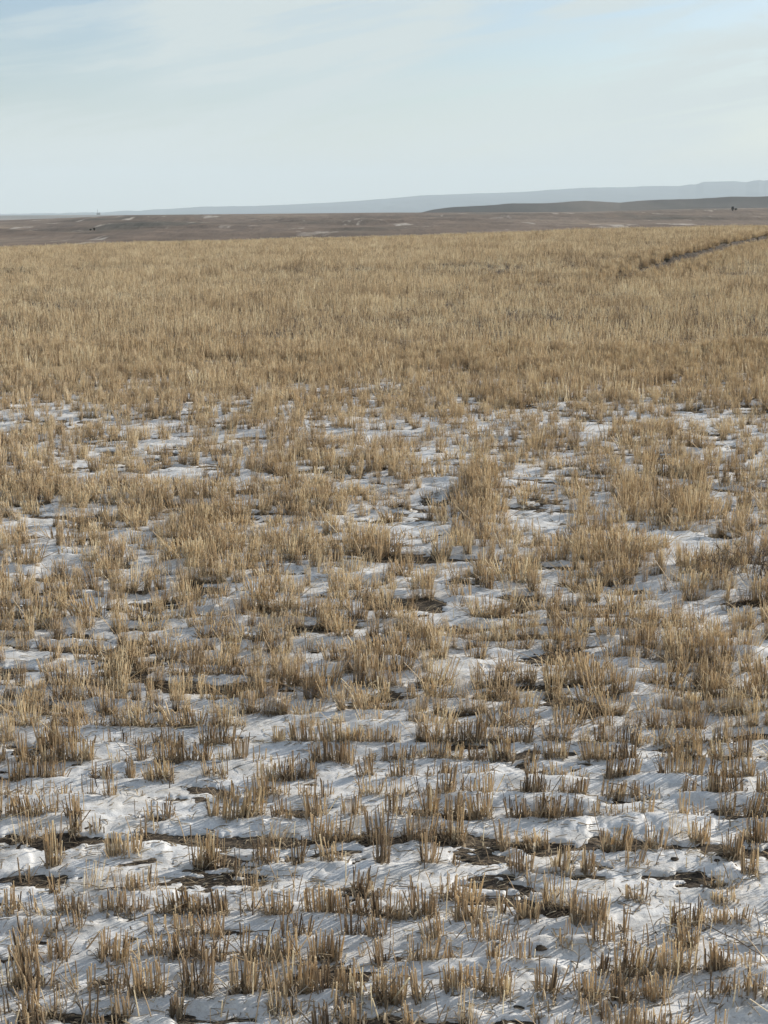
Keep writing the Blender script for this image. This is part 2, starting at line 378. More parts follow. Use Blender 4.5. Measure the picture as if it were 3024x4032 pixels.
tr('B', 0, 3200, S, [(320, 400, 482, 350, 2), (820, 1020, 482, 370, 2), (140, 190, 380, 220, 1), (1500, 1570, 380, 200, 1)])
tr('B', 1000, 3200, S, [(640, 770, 505, 360, 2), (770, 900, 515, 440, 1), (1220, 1480, 545, 380, 2)])
tr('B', 2024, 3200, S, [(730, 880, 548, 440, 2), (800, 865, 448, 350, 0), (1300, 1460, 545, 470, 2), (1260, 1310, 435, 330, 1), (200, 290, 558, 420, 2), (90, 110, 440, 270, 0)])
tr('A', 0, 3200, S, [(300, 390, 300, 10, 3), (690, 920, 245, 90, 3), (1240, 1410, 302, 70, 2)])
tr('A', 1000, 3200, S, [(-10, 160, 288, 100, 2), (240, 310, 325, 150, 2), (450, 580, 302, 150, 2), (790, 880, 312, 60, 3), (1100, 1180, 312, 60, 3), (1270, 1345, 330, 230, 1)])
tr('A', 2024, 3200, S, [(-20, 130, 342, 180, 2), (270, 360, 342, 160, 2), (450, 520, 345, 200, 3), (1390, 1500, 272, 110, 3), (1470, 1600, 372, 200, 2)])
tr('K', 0, 3200, S, [(160, 270, 108, 20, 1), (440, 530, 105, -40, 2), (590, 650, 100, 0, 1), (880, 960, 110, 10, 1), (985, 1040, 90, -20, 0)])
tr('K', 1000, 3200, S, [(380, 620, 152, -30, 2), (750, 880, 155, -60, 3), (1000, 1185, 155, -30, 2), (1250, 1385, 155, -40, 2), (1600, 1670, 200, 0, 2)])
tr('K', 2024, 3200, S, [(40, 240, 168, 50, 2), (570, 760, 182, 50, 3), (860, 985, 202, 40, 2), (1160, 1265, 165, 20, 3), (1500, 1659, 165, -20, 3)])

Z_TR = 0.022
CL = []        # clumps: dict(x, y, w, h, dens, row)
rowfit = {}
for row, items in TRACE.items():
    xs, ys = [], []
    for xl, xr, b, t, d in items:
        x, y = on_plane((xl+xr)/2, b, Z_TR); y += 0.012
        zc = y*math.cos(PITCH) + CAM_H*math.sin(PITCH)
        w = (xr-xl) * zc / F; h = (b-t) * zc / F / 0.90
        CL.append(dict(x=float(x), y=float(y), w=float(w), h=float(h)*0.92+0.010, dens=d, row=row))
        xs.append(x); ys.append(y)
    rowfit[row] = float(np.mean(ys))
print("rows", {k: round(v, 3) for k, v in sorted(rowfit.items(), key=lambda q: q[1])})
TILT = -0.012
ROWS_FRONT = sorted(v for v in rowfit.values())
ROWS_REG = list(np.arange(max(ROWS_FRONT) + 0.165, 26.0, 0.155))
ROWS_Y = np.array([2.2, 2.4, 2.6, 2.78] + ROWS_FRONT + ROWS_REG)
def row_wave(x, k): return TILT*x + 0.03*np.sin(x*0.9 + k*1.7)

# the wheel track on the right of the far field
def march(px, py):
    dx, dy, dz = ray(px, py)
    for t in np.geomspace(3, 90, 1500):
        if CAM_H + dz*t <= H(dx*t, dy*t): return float(dx*t), float(dy*t)
    return None
TRACK = [p for p in (march(px, py) for px, py in [(3200, 925), (3024, 950), (2920, 972), (2800, 1006), (2720, 1024), (2650, 1046), (2560, 1072), (2480, 1092), (2400, 1108)]) if p]
TRK = np.array(TRACK)
print("track", np.round(TRK, 1).tolist())
def track_dist(x, y):
    x = np.asarray(x, float); y = np.asarray(y, float)
    best = np.full(x.shape, 1e9)
    for (ax, ay), (bx, by) in zip(TRK[:-1], TRK[1:]):
        ux, uy = bx-ax, by-ay; L2 = ux*ux+uy*uy
        t = np.clip(((x-ax)*ux+(y-ay)*uy)/L2, 0, 1)
        best = np.minimum(best, np.hypot(x-ax-t*ux, y-ay-t*uy))
    return best
def track_side(x, y):
    """distance to the track, positive on its far side, and how strong the bank is there"""
    x = np.asarray(x, float); y = np.asarray(y, float)
    best = np.full(x.shape, 1e9); sgn = np.ones(x.shape); st = np.zeros(x.shape)
    nseg = len(TRK) - 1
    for i, ((ax, ay), (bx, by)) in enumerate(zip(TRK[:-1], TRK[1:])):
        ux, uy = bx-ax, by-ay; L2 = ux*ux+uy*uy
        t = np.clip(((x-ax)*ux+(y-ay)*uy)/L2, 0, 1)
        d = np.hypot(x-ax-t*ux, y-ay-t*uy); m = d < best
        best = np.where(m, d, best); st = np.where(m, (i+t)/nseg, st)
        sgn = np.where(m, np.where(ux*(y-ay)-uy*(x-ax) < 0, 1.0, -1.0), sgn)   # the track runs from right to left
    sd = best*sgn + 0.10*fbm(x/0.9, y/0.9, 171, 2)
    return sd, (1 - sstep(0.55, 0.98, st))*(best < 14)
def HF(x, y):
    """field surface with fine clods and the track cut into it"""
    x = np.asarray(x, float); y = np.asarray(y, float)
    r = np.hypot(x, y)
    z = H(x, y) + fbm(x/0.09, y/0.06, 41, 3) * 0.010 + fbm(x/0.5, y/0.35, 44, 2) * 0.012
    sd, ta = track_side(x, y)
    return z + ta*(0.15*sstep(-0.06, 0.10, sd)*np.exp(-np.maximum(sd, 0)/7.0)*(sd > -0.3) - 0.10*np.exp(-((sd+0.12)/0.14)**2))

# bare strips traced from the photograph (pixel polylines on the ground)
BARE = []
for pts, hw in [([(-300, 3300), (0, 3296), (120, 3292), (270, 3300), (420, 3290), (560, 3292), (760, 3285), (900, 3300), (1000, 3296), (1230, 3305), (1480, 3300), (1640, 3296), (1880, 3300), (2050, 3312), (2150, 3330), (2350, 3305), (2500, 3318), (2700, 3322), (2850, 3340), (3024, 3355), (3300, 3360)], 0.034),
                ([(1060, 3385), (1180, 3365), (1260, 3350), (1480, 3350)], 0.016),
                ([(1320, 3415), (1440, 3380), (1500, 3375)], 0.010),
                ([(660, 3452), (790, 3460), (900, 3490)], 0.022),
                ([(1880, 3430), (1960, 3460), (2060, 3485), (2180, 3520), (2240, 3540)], 0.018),
                ([(2040, 3420), (2130, 3430), (2350, 3440), (2440, 3425)], 0.014),
                ([(2600, 3430), (2760, 3420)], 0.020), ([(2900, 3410), (3040, 3440)], 0.025),
                ([(1250, 4045), (1500, 4042), (1700, 4040), (1900, 4035), (2000, 4015), (2200, 4045)], 0.022),
                ([(0, 4005), (150, 3990), (330, 3998), (560, 4010)], 0.012), ([(640, 4015), (800, 4005), (1000, 4010), (1080, 4030)], 0.02),
                ([(2950, 3930), (3024, 3950), (3150, 3975)], 0.012),
                ([(1900, 3400), (1980, 3440)], 0.012)]:
    q = np.array([on_plane(a, b, 0.01) for a, b in pts]); BARE.append((q, hw))
# openings where the photograph shows clean snow, and thick clumps (px x, px y, half w, half h, amount)
OPEN = [(500, 3110, 560, 90, 1.0), (1180, 3100, 230, 45, 0.7), (1550, 3110, 160, 30, 0.5), (2300, 3090, 260, 40, 0.8), (700, 1865, 60, 110, 1.2), (640, 2270, 140, 60, 1.0),
        (180, 2170, 190, 60, 0.9), (120, 2060, 120, 30, 0.6), (560, 2180, 100, 40, 0.9), (1480, 2085, 90, 30, 0.9), (1640, 2130, 120, 60, 0.9), (2150, 2085, 110, 60, 1.0), (2680, 2125, 160, 70, 1.1),
        (2420, 2110, 90, 40, 1.0), (2850, 2430, 180, 40, 0.7), (1800, 2610, 90, 60, 0.9), (370, 2660, 110, 50, 0.9), (120, 2610, 110, 60, 0.9), (2480, 2690, 90, 60, 1.0), (1340, 2230, 90, 30, 0.6),
        (2350, 1700, 120, 30, 1.0), (2720, 1660, 140, 40, 0.8), (2900, 1830, 120, 40, 0.8), (220, 1600, 90, 30, 0.9), (640, 1680, 120, 30, 0.8), (350, 1890, 70, 30, 0.7), (1750, 1870, 110, 30, 0.8), (1350, 1700, 120, 25, 0.5),
        (950, 2890, 110, 60, 0.8), (500, 2940, 200, 35, 0.8), (1250, 2790, 100, 40, 0.8), (2400, 3040, 120, 40, 0.7), (2100, 2770, 130, 30, 0.8), (2590, 2760, 120, 25, 0.8), (1560, 2890, 80, 40, 0.8), (150, 2900, 150, 45, 0.6)]
THICK = [(850, 2060, 160, 90, 0.8), (750, 2170, 110, 110, 0.9), (1230, 1990, 160, 60, 0.7), (1870, 1960, 70, 110, 0.9), (2270, 2110, 80, 60, 0.8), (2480, 2030, 50, 130, 1.2), (2690, 2020, 90, 60, 0.9), (1200, 2190, 80, 50, 0.7),
         (1460, 2200, 60, 60, 0.8), (2330, 2200, 180, 50, 0.8), (120, 1940, 170, 70, 0.8), (2330, 2730, 50, 100, 1.0), (2500, 2620, 80, 110, 0.8), (250, 2720, 90, 60, 0.7), (270, 2960, 80, 60, 0.8), (1400, 2640, 160, 60, 0.8), (2760, 2640, 90, 100, 0.9),
         (1750, 2950, 120, 70, 0.8), (1270, 2960, 60, 110, 0.9), (900, 2850, 90, 80, 0.7), (480, 2830, 110, 70, 0.6), (2280, 3000, 70, 60, 0.8), (520, 1960, 130, 70, 0.6), (2680, 1870, 110, 60, 0.7)]
def project(x, y, z):
    dx, dy, dz = x, y, z - CAM_H
    zc = dy*math.cos(PITCH) - dz*math.sin(PITCH)
    yc = dy*math.sin(PITCH) + dz*math.cos(PITCH)
    zc = np.where(zc < 0.1, 0.1, zc)
    return CX + F*dx/zc, CY - F*yc/zc, zc
def blobs(px, py, lst):
    s = np.zeros(np.shape(px))
    for cx, cy, hw, hh, am in lst:
        s = s + am*np.exp(-(((px-cx)/hw)**2 + ((py-cy)/hh)**2))
    return s

def snow_thick(x, y):
    r = np.hypot(x, y)
    px, py, _ = project(x, y, 0.0)
    cov = 0.85*fbm(x/0.24 + 0.2*y, y/0.110, 51, 5, 0.6) + 0.18*fbm(x/1.2, y/0.7, 55, 3)
    bias = np.interp(r, [2.5, 4.2, 6, 8, 12, 16, 20, 26], [0.42, 0.36, 0.22, 0.22, 0.26, 0.16, -0.15, -0.8])
    cov = cov + bias + 0.20*blobs(px, py, OPEN)*(r < 22)
    for q, hw in BARE:
        m = (y > q[:, 1].min()-0.3) & (y < q[:, 1].max()+0.3)
        if not m.any(): continue
        xm, ym = x[m], y[m]
        yy = np.interp(xm, q[:, 0], q[:, 1])
        end = sstep(-0.03, 0.05, xm-q[0, 0]) * sstep(-0.03, 0.05, q[-1, 0]-xm)
        jag = 0.75 + 1.5*fbm(xm/0.09, ym/0.3, 61, 4, 0.6)
        d = np.abs(ym - yy + 0.018*fbm(xm/0.06, ym/0.2, 63, 3)) / (hw*np.clip(jag, 0.30, 2))
        cov[m] = np.minimum(cov[m], (d - 1)*0.11 + (1-end)*2.0)
    # snow banks up on the near side of each row and is scoured out behind it
    k = np.clip(np.searchsorted(ROWS_Y, (y - TILT*x + 0.02).ravel()).reshape(x.shape), 1, len(ROWS_Y)-1)
    yw = y - row_wave(x, k.astype(float)*0)
    k = np.clip(np.searchsorted(ROWS_Y, yw.ravel()).reshape(x.shape), 1, len(ROWS_Y)-1)
    u = (yw - ROWS_Y[k-1]) / (ROWS_Y[k]-ROWS_Y[k-1])          # 0 at the near row, 1 at the far row
    saw = sstep(0.05, 0.75, u) * (1 - sstep(0.84, 1.0, u))
    amp = (0.012 + 0.017*fbm(x/0.22, y/0.4, 71, 2)) * (1-0.5*sstep(8, 16, r))
    lip, edge = sstep(-0.015, 0.05, cov), sstep(0.0, 0.75, cov)
    th = -0.010 + lip*(0.014 + 0.005*fbm(x/0.14, y/0.08, 73, 4, 0.6)) + edge*(0.007 + saw*amp)
    th = th + lip*0.004*fbm((0.85*x+0.53*y)/0.14, (-0.53*x+0.85*y)/0.022, 77, 3) + lip*0.0011*fbm(x/0.02, y/0.014, 79, 2)
    return th

# ---------------------------------------------------------------- structure
ph = phis(0.15, 36)
rr_ = np.concatenate([radii(0.3, 2.2, 1.12)[:-1], radii(2.3, 97, 1.0065)]); rr_ = rr_[rr_ < 97]
RR, PP = np.meshgrid(rr_, ph, indexing='ij')
X, Y = RR*np.sin(PP), RR*np.cos(PP)
Z = HF(X, Y)
V = np.stack([X, Y, Z], -1).reshape(-1, 3); Fc = grid_faces(len(rr_), len(ph), True)[:, ::-1]
c = len(V); V = np.vstack([V, [[0, 0, float(HF(np.array(0.0), np.array(0.0)))]]])
cap = np.stack([np.full(len(ph), c), np.roll(np.arange(len(ph)), -1), np.arange(len(ph))], -1)
field = mesh_obj("field", V, [Fc, cap[:, ::-1]], SOIL, smooth=True); tag(field, kind='structure')

# dark brown strip draped along the track and its low earth bank
seg = np.hypot(*np.diff(TRK, axis=0).T); cum = np.concatenate([[0], np.cumsum(seg)])
ss = np.linspace(0, cum[-1]*0.97, 420)
cx_, cy_ = np.interp(ss, cum, TRK[:, 0]), np.interp(ss, cum, TRK[:, 1])
k_ = np.ones(15)/15; pad = lambda v: np.convolve(np.pad(v, 7, 'edge'), k_, 'valid')
cx_, cy_ = pad(cx_), pad(cy_); tx_, ty_ = np.gradient(cx_), np.gradient(cy_); tl_ = np.hypot(tx_, ty_); tx_, ty_ = tx_/tl_, ty_/tl_
off = np.linspace(-0.22, 0.16, 12)
wob = 1 + 0.5*fbm(ss/0.7, ss*0, 181, 3)
TX = cx_[:, None] + ty_[:, None]*off*wob[:, None]; TY = cy_[:, None] - tx_[:, None]*off*wob[:, None]
TZ = HF(TX, TY) + 0.03 - 0.06*(np.abs(off - off.mean()) > 0.17) + 0.02*fbm(TX/0.15, TY/0.15, 183, 2)
track = mesh_obj("track", np.stack([TX, TY, TZ], -1).reshape(-1, 3), grid_faces(len(ss), len(off)), DARKTRACK, smooth=True); tag(track, kind='structure')

ph2 = phis(0.2, 40)
rp_ = radii(rr_[-1], 15000, 1.012); rp_ = np.concatenate([rp_[rp_ < 15000], [15000]])
RR, PP = np.meshgrid(rp_, ph2, indexing='ij')
X, Y = RR*np.sin(PP), RR*np.cos(PP)
Z = np.where(RR < rr_[-1]*1.0001, HF(X, Y), H(X, Y))
prairie = mesh_obj("prairie", np.stack([X, Y, Z], -1).reshape(-1, 3), grid_faces(len(rp_), len(ph2), True)[:, ::-1], PRAIRIE, smooth=True); tag(prairie, kind='structure')

def ridge(name, T, r0, r1, r2, dphi, lo, hi, mat, seed, base, wl, amp):
    p = np.radians(np.arange(lo, hi, dphi)); rs = np.linspace(r0, r2, 60)
    RR, PP = np.meshgrid(rs, p, indexing='ij')
    X, Y = RR*np.sin(PP), RR*np.cos(PP)
    top = CAM_H + r1*(tlook(T, PP) + 0.0006*fbm(PP*r1/(wl*0.35), PP*0, seed+5, 4))
    taper = sstep(lo, lo+4, np.degrees(PP)) * (1 - sstep(hi-4, hi, np.degrees(PP)))
    prof = np.where(RR < r1, np.clip((RR-r0)/(r1-r0), 0, 1)**1.15, np.cos(np.clip((RR-r1)/(r2-r1), 0, 1)*math.pi/2))
    g = fbm(X/wl, Y/(wl*1.4), seed, 5, 0.55)
    Zr = base + (top-base)*prof*taper + g*amp*prof*(1-prof)*3 - (1-prof)*0.4*abs(amp) - (1-taper)*4
    Zr = np.where(prof < 0.02, base - 10, Zr)
    o = mesh_obj(name, np.stack([X, Y, Zr], -1).reshape(-1, 3), grid_faces(len(rs), len(p))[:, ::-1], mat, smooth=True)
    tag(o, kind='structure'); return o
ridge("hills", T_DARK, 1350, 1800, 2500, 0.06, -2, 26, DARKHILL, 81, -16, 110, 7)
ridge("mountains", T_MTN, 8500, 11500, 13800, 0.03, -24, 30, HAZEROCK, 91, -26, 700, 70)

# snow lying on the field
ps = np.radians(np.arange(-30, 30.01, 0.062))
rs = radii(2.3, 27, 1.0028)
RR, PP = np.meshgrid(rs, ps, indexing='ij')
X, Y = RR*np.sin(PP), RR*np.cos(PP)
TH = snow_thick(X, Y)
Z = H(X, Y) + fbm(X/0.5, Y/0.35, 44, 2)*0.012 + TH
Fs = grid_faces(len(rs), len(ps))[:, ::-1]
keep = (TH.ravel()[Fs] > -0.0095).any(1)
Fs = Fs[keep]; used, inv = np.unique(Fs.ravel(), return_inverse=True)
Vs = np.stack([X, Y, Z], -1).reshape(-1, 3)[used]
snow = mesh_obj("snow", Vs, inv.reshape(-1, 4), SNOW, smooth=True); tag(snow, 'thin patchy snow lying between the stubble rows', 'snow', kind='stuff')

# ---------------------------------------------------------------- stubble clumps
def stalk(tb, x, y, z0, h, lean, rad, tone, sides=4, seg=3):
    """one cut straw: slightly bent and tapered, sliced off at the top"""
    bend = rng.normal(0, 0.022, 2)*h
    t = np.linspace(0, 1, seg+1)
    pts = np.stack([x + lean[0]*h*t + bend[0]*t*t, y + lean[1]*h*t + bend[1]*t*t, z0 + h*t], -1)
    if seg > 1 and rng.random() < 0.08:                       # snapped: the top hangs over
        a = rng.uniform(0, 6.28); q = rng.uniform(-0.5, 0.55)
        pts[-1] = pts[-2] + np.array([math.cos(a)*0.9, math.sin(a)*0.6, q])*h*rng.uniform(0.25, 0.5)
    tb.tube(pts, rad*(1.15 - 0.32*t), tone, sides, rng.uniform(0, 6.28))
    return pts
def make_clump(w, h, dens, lean=(0, 0), sides=4, seg=3, z0=-0.02, litter=True, tone=0.56):
    st, lf = Tubes(), Tubes()
    per = {0: 70, 1: 200, 2: 420, 3: 680}[dens]
    n = max(4, int(per*w + rng.integers(0, 3)))
    if dens == 0: n = 1
    hm = rng.uniform(-0.15, 0.15)
    for i in range(n):
        u = rng.uniform(-0.5, 0.5)
        x = u*w; y = rng.normal(0, 0.013)
        k = rng.random()
        hh = h*(rng.uniform(0.72, 1.05) if k < 0.62 else rng.uniform(0.30, 0.85)) * (1 + hm*u*2)
        sg_ = 0.045 if tone < 0.58 else 0.055
        ln = (lean[0] + u*0.14 + rng.normal(0, sg_), lean[1] + rng.normal(0, sg_))
        if rng.random() < (0.06 if tone < 0.58 else 0.13): ln = (ln[0] + rng.normal(0, 0.4), ln[1] + rng.normal(0, 0.3))
        pts_ = stalk(st, x, y, z0, hh - z0, ln, rng.choice([0.0009, 0.0012, 0.0015, 0.0018, 0.0022], p=[.15, .25, .3, .2, .1])*rng.uniform(0.9, 1.1), np.clip(rng.normal(tone, 0.2), 0, 1), sides, seg)
        if litter and rng.random() < 0.16:                     # peeling sheath
            p0 = pts_[1]*0.5 + pts_[2]*0.5; a = rng.uniform(0, 6.28); L = rng.uniform(0.2, 0.45)*h
            d = np.array([math.cos(a), math.sin(a), rng.uniform(0.2, 1.3)])
            lf.strip([p0, p0 + d*L*0.5, p0 + d*L*0.8 - np.array([0, 0, 0.25*L])], (-d[1], d[0], 0.2), [0.0016, 0.0013, 0.0004], np.clip(rng.normal(0.6, 0.2), 0, 1))
    if litter:
        m = int(n*1.6) + 3
        for i in range(m):                                   # dry sheaths and broken leaves round the base
            u = rng.uniform(-0.52, 0.52); x = u*w; y = rng.normal(0, 0.016)
            L = rng.uniform(0.02, 0.05) + rng.uniform(0.05, 0.3)*h; a = rng.uniform(0, 6.28); up = rng.uniform(0.5, 1.8)
            t = np.linspace(0, 1, 4)
            d = np.array([math.cos(a), 0.7*math.sin(a)])
            pts = np.stack([x + d[0]*L*t*0.4, y + d[1]*L*t*0.4, z0*0.2 + L*up*(t - 0.62*t*t)], -1)
            lf.strip(pts, (-d[1], d[0], rng.normal(0, 0.4)), np.array([1, 0.9, 0.7, 0.15])*rng.uniform(0.0015, 0.0036), np.clip(rng.normal(0.36, 0.2), 0, 1))
    return st, lf

# procedural rows behind the traced ones
def height_at(x, y):
    r = np.hypot(x, y)
    return np.interp(r, [2.5, 4.2, 5.0, 6.5, 9, 14, 20], [0.085, 0.087, 0.086, 0.089, 0.100, 0.120, 0.15]) * (1 + 0.40*fbm(x/0.9, y/0.6, 101, 2))
for kk, yk in enumerate(ROWS_REG):
    if yk > 19.5: break
    hw = min(0.32*yk + 1.3, 0.30*yk + 1.5)
    x = -hw
    while x < hw:
        w = float(np.clip(rng.gamma(4.0, 0.0145), 0.022, 0.13))
        yy = yk + float(row_wave(np.array(x), 0)) + rng.normal(0, 0.009)
        px, py, zc = project(x + w/2, yy, 0.0)
        g = 0.62*float(fbm(x/0.15, yy/0.17, 111, 3)) + 0.10*float(fbm(x/1.1, yy/0.9, 115, 2)) - 0.42*float(blobs(px, py, OPEN)) + 0.40*float(blobs(px, py, THICK))
        g += float(np.interp(yk, [4.0, 4.5, 5, 6, 6.5, 8, 11, 14, 16, 19], [0.08, 0.18, 0.20, 0.17, 0.13, 0.06, 0.00, 0.00, 0.05, 0.20])) + rng.normal(0, 0.18)
        if g > -0.26 and float(track_dist(np.array(x), np.array(yy))) > 0.35:
            d = 3 if g > 0.16 else 2 if g > -0.10 else 1 if g > -0.21 else 0
            h = float(height_at(x, yy))*rng.uniform(0.85, 1.12)*(1.10 if d == 3 else 0.95 if d == 2 else 0.8)*(1+0.30*min(1.0, float(blobs(px, py, THICK))))
            CL.append(dict(x=x + w/2, y=yy, w=w if d else 0.03, h=h, dens=d, row=kk))
        x += w*rng.uniform(0.85, 1.1) + rng.gamma(1.3, float(np.interp(yk, [4.2, 5, 6, 8, 13, 16, 19], [0.020, 0.026, 0.038, 0.056, 0.066, 0.062, 0.04]))/1.3)*max(0.2, 1 - 1.0*float(blobs(px, py, THICK)))
# side rows next to the traced rows (outside the picture, for a step to the side)
side = []
for row in ROWS_FRONT:
    hv = 0.27*row + 0.1
    for sgn in (-1, 1):
        x = hv
        while x < hv + 0.9:
            w = float(rng.uniform(0.06, 0.14))
            side.append(dict(x=sgn*(x+w/2), y=row + rng.normal(0, 0.03), w=w, h=rng.uniform(0.08, 0.12), dens=int(rng.integers(1, 4)), row=None))
            x += w*rng.uniform(1.0, 1.6)

for row, nextrow in zip(ROWS_FRONT, ROWS_FRONT[1:] + [ROWS_REG[0]]):
    for _ in range(24):
        hv = 0.26*row + 0.25
        side.append(dict(x=float(rng.uniform(-hv, hv)), y=row + (rng.normal(0, 0.025) if rng.random() < 0.7 else rng.uniform(0, 0.15)), w=0.03, h=rng.uniform(0.05, 0.12), dens=0, row=None))
    for _ in range(9 if row > 3.85 else 4):
        hv = 0.26*row + 0.25
        side.append(dict(x=float(rng.uniform(-hv, hv)), y=row + rng.normal(0, 0.02), w=rng.uniform(0.03, 0.09), h=rng.uniform(0.05, 0.10), dens=1, row=None))
px, py, zc = project(np.array([c['x'] for c in CL]), np.array([c['y'] for c in CL]), 0.03)
near = []
for c, a, b in zip(CL, px, py):
    c['px'], c['py'] = float(a), float(b)
    c['in'] = -20 < a < 3044 and b < 4110
order = sorted((c for c in CL if c['in']), key=lambda c: c['y'] if isinstance(c['row'], int) else 0)
single, rest = order[:300], order[300:] + [c for c in CL if not c['in']] + side
# finish the last row so that whole rows are singled out
ORD = ['first', 'second', 'third', 'fourth', 'fifth', 'sixth', 'seventh', 'eighth', 'ninth', 'tenth', 'eleventh', 'twelfth', 'thirteenth', 'fourteenth', 'fifteenth', 'sixteenth', 'seventeenth', 'eighteenth', 'nineteenth', 'twentieth',
       'twenty-first', 'twenty-second', 'twenty-third', 'twenty-fourth', 'twenty-fifth', 'twenty-sixth', 'twenty-seventh', 'twenty-eighth', 'twenty-ninth', 'thirtieth', 'thirty-first', 'thirty-second', 'thirty-third', 'thirty-fourth', 'thirty-fifth', 'thirty-sixth', 'thirty-seventh', 'thirty-eighth', 'thirty-ninth', 'fortieth']
rows = {}
for c in single: rows.setdefault(c['row'], []).append(c)
row_list = sorted(rows.values(), key=lambda q: np.mean([c['y'] for c in q]))
DN = {0: 'lone stalks', 1: 'sparse', 2: 'loose', 3: 'dense'}
for ri, q in enumerate(row_list):
    q.sort(key=lambda c: c['px'])
    hs = sorted(c['h'] for c in q); hl, hh_ = hs[len(hs)//3], hs[(2*len(hs))//3]
    for ci, c in enumerate(q):
        size = 'short' if c['h'] < hl else 'tall' if c['h'] > hh_ else 'middling'
        wide = 'narrow ' if c['w'] < 0.05 else 'broad ' if c['w'] > 0.10 else ''
        dn = DN[c['dens']]
        kind = f"{size} lone cut straw" if c['dens'] == 0 else f"{size} {wide}{dn} stubble clump"
        c['label'] = f"{kind}, {ORD[ci]} from left in {ORD[ri]} row from the front"
for c in single:
    tall = c['h'] > 0.13
    lean = (rng.normal(0, 0.06), rng.normal(0, 0.05))
    st, lf = make_clump(c['w'], c['h'], c['dens'], lean, 5 if c['y'] < 4 else 4, 3, tone=float(np.interp(c['y'], [3, 4.2, 5.5], [0.38, 0.43, 0.52])) + rng.normal(0, 0.05))  # nearer clumps toned darker: shade on their backlit faces put into the colour
    o = st.build('stubble_clump', STRAW)
    o.location = (c['x'], c['y'], float(HF(np.array(c['x']), np.array(c['y']))))
    o.rotation_euler = (0, 0, rng.normal(0, 0.08))
    lf.build('dry_leaves', LEAF, o)
    tag(o, c['label'], 'stubble clump', 'stubble clumps in the front rows')

# ---------------------------------------------------------------- the rest of the stubble: one mass
protos = bpy.data.collections.new("stubble_sources")
lib = {0: [], 1: [], 2: [], 3: []}
idx = 0
def add_proto(st, lf, leaf=LEAF):
    global idx
    v = st.v + lf.v; f = list(st.f4) + [a + st.n for a in lf.f4]
    nst = sum(len(a) for a in st.f4)
    o = mesh_obj(f"source_{idx:03d}", np.concatenate(v), np.concatenate(f), [STRAW, leaf], None, True, {'tone': np.concatenate(st.tone + lf.tone)}, link=False)
    mi = np.zeros(len(o.data.polygons), np.int32); mi[nst:] = 1
    o.data.polygons.foreach_set('material_index', mi)
    protos.objects.link(o); idx += 1
    return idx - 1
for d in (0, 1, 2, 3):
    for k in range(4 if d == 0 else 9):
        st, lf = make_clump(0.09, 0.2, d, (rng.normal(0, 0.045), rng.normal(0, 0.045)), 3, 3, -0.03, tone=0.60)
        lib[d].append(add_proto(st, lf))
patch = []
for k in range(10):                                       # square patches for the far rows
    st, lf = Tubes(), Tubes()
    for j in range(6):
        yk = (j - 2.5)*0.15
        for _ in range(48):
            x = rng.uniform(-0.55, 0.55)
            if float(fbm(np.array(x/0.13), np.array(yk/0.1 + 20*k), 131, 2)) < -0.30: continue
            hh = rng.uniform(0.08, 0.18)*(1 + 0.35*float(fbm(np.array(x/0.12 + 7*k), np.array(yk/0.1), 135, 2)))
            ln = (rng.normal(0, 0.16), rng.normal(0, 0.14))
            stalk(st, x, yk + rng.normal(0, 0.035), -0.04, hh + 0.04, ln, rng.uniform(0.0016, 0.0032), np.clip(rng.normal(0.61, 0.20) + 0.6*float(fbm(np.array(x/0.09 + 3.3*k), np.array(yk/0.09), 133, 2)), 0, 1), 3, 1)
        for _ in range(26):
            x, y = rng.uniform(-0.55, 0.55), yk + rng.normal(0, 0.06)
            a = rng.uniform(0, 6.28); L = rng.uniform(0.05, 0.13)
            d = np.array([math.cos(a), math.sin(a)])
            t = np.linspace(0, 1, 3)
            up = rng.uniform(0.1, 1.2)
            pts = np.stack([x + d[0]*L*t*.7, y + d[1]*L*t*.7, L*up*(t-0.6*t*t)], -1)
            lf.strip(pts, (-d[1], d[0], rng.normal(0, 0.4)), np.array([1, 0.8, 0.2])*rng.uniform(0.003, 0.006), np.clip(rng.normal(0.5, 0.2), 0, 1))
    patch.append(add_proto(st, lf, STRAW))

P, ROT, SC, ID = [], [], [], []
for c in rest:
    P.append((c['x'], c['y'])); d = c['dens']
    ROT.append((rng.normal(0, 0.05), rng.normal(0, 0.05), rng.normal(0, 0.15) + (math.pi if rng.random() < 0.5 else 0)))
    sx = c['w']/0.09 if d else 1.0
    SC.append((sx, rng.uniform(0.8, 1.5), c['h']/0.2)); ID.append(random.choice(lib[d]))
for (ax, ay), (bx, by) in zip(TRK[:-1], TRK[1:]):          # single clumps along the verges of the track
    for _ in range(int(math.hypot(bx-ax, by-ay)*2.2*22)):
        a, o_ = rng.random(), rng.uniform(-1.25, 1.25)
        L_ = math.hypot(bx-ax, by-ay)
        xx, yy = ax + (bx-ax)*a - (by-ay)/L_*o_, ay + (by-ay)*a + (bx-ax)/L_*o_
        if -0.24 < float(track_side(np.array(xx), np.array(yy))[0]) < 0.12 and rng.random() < 0.93: continue
        P.append((xx, yy)); ROT.append((0, 0, rng.normal(0, 0.3))); SC.append((1.3, 1.6, rng.uniform(0.8, 1.2))); ID.append(random.choice(lib[3] + lib[2]))
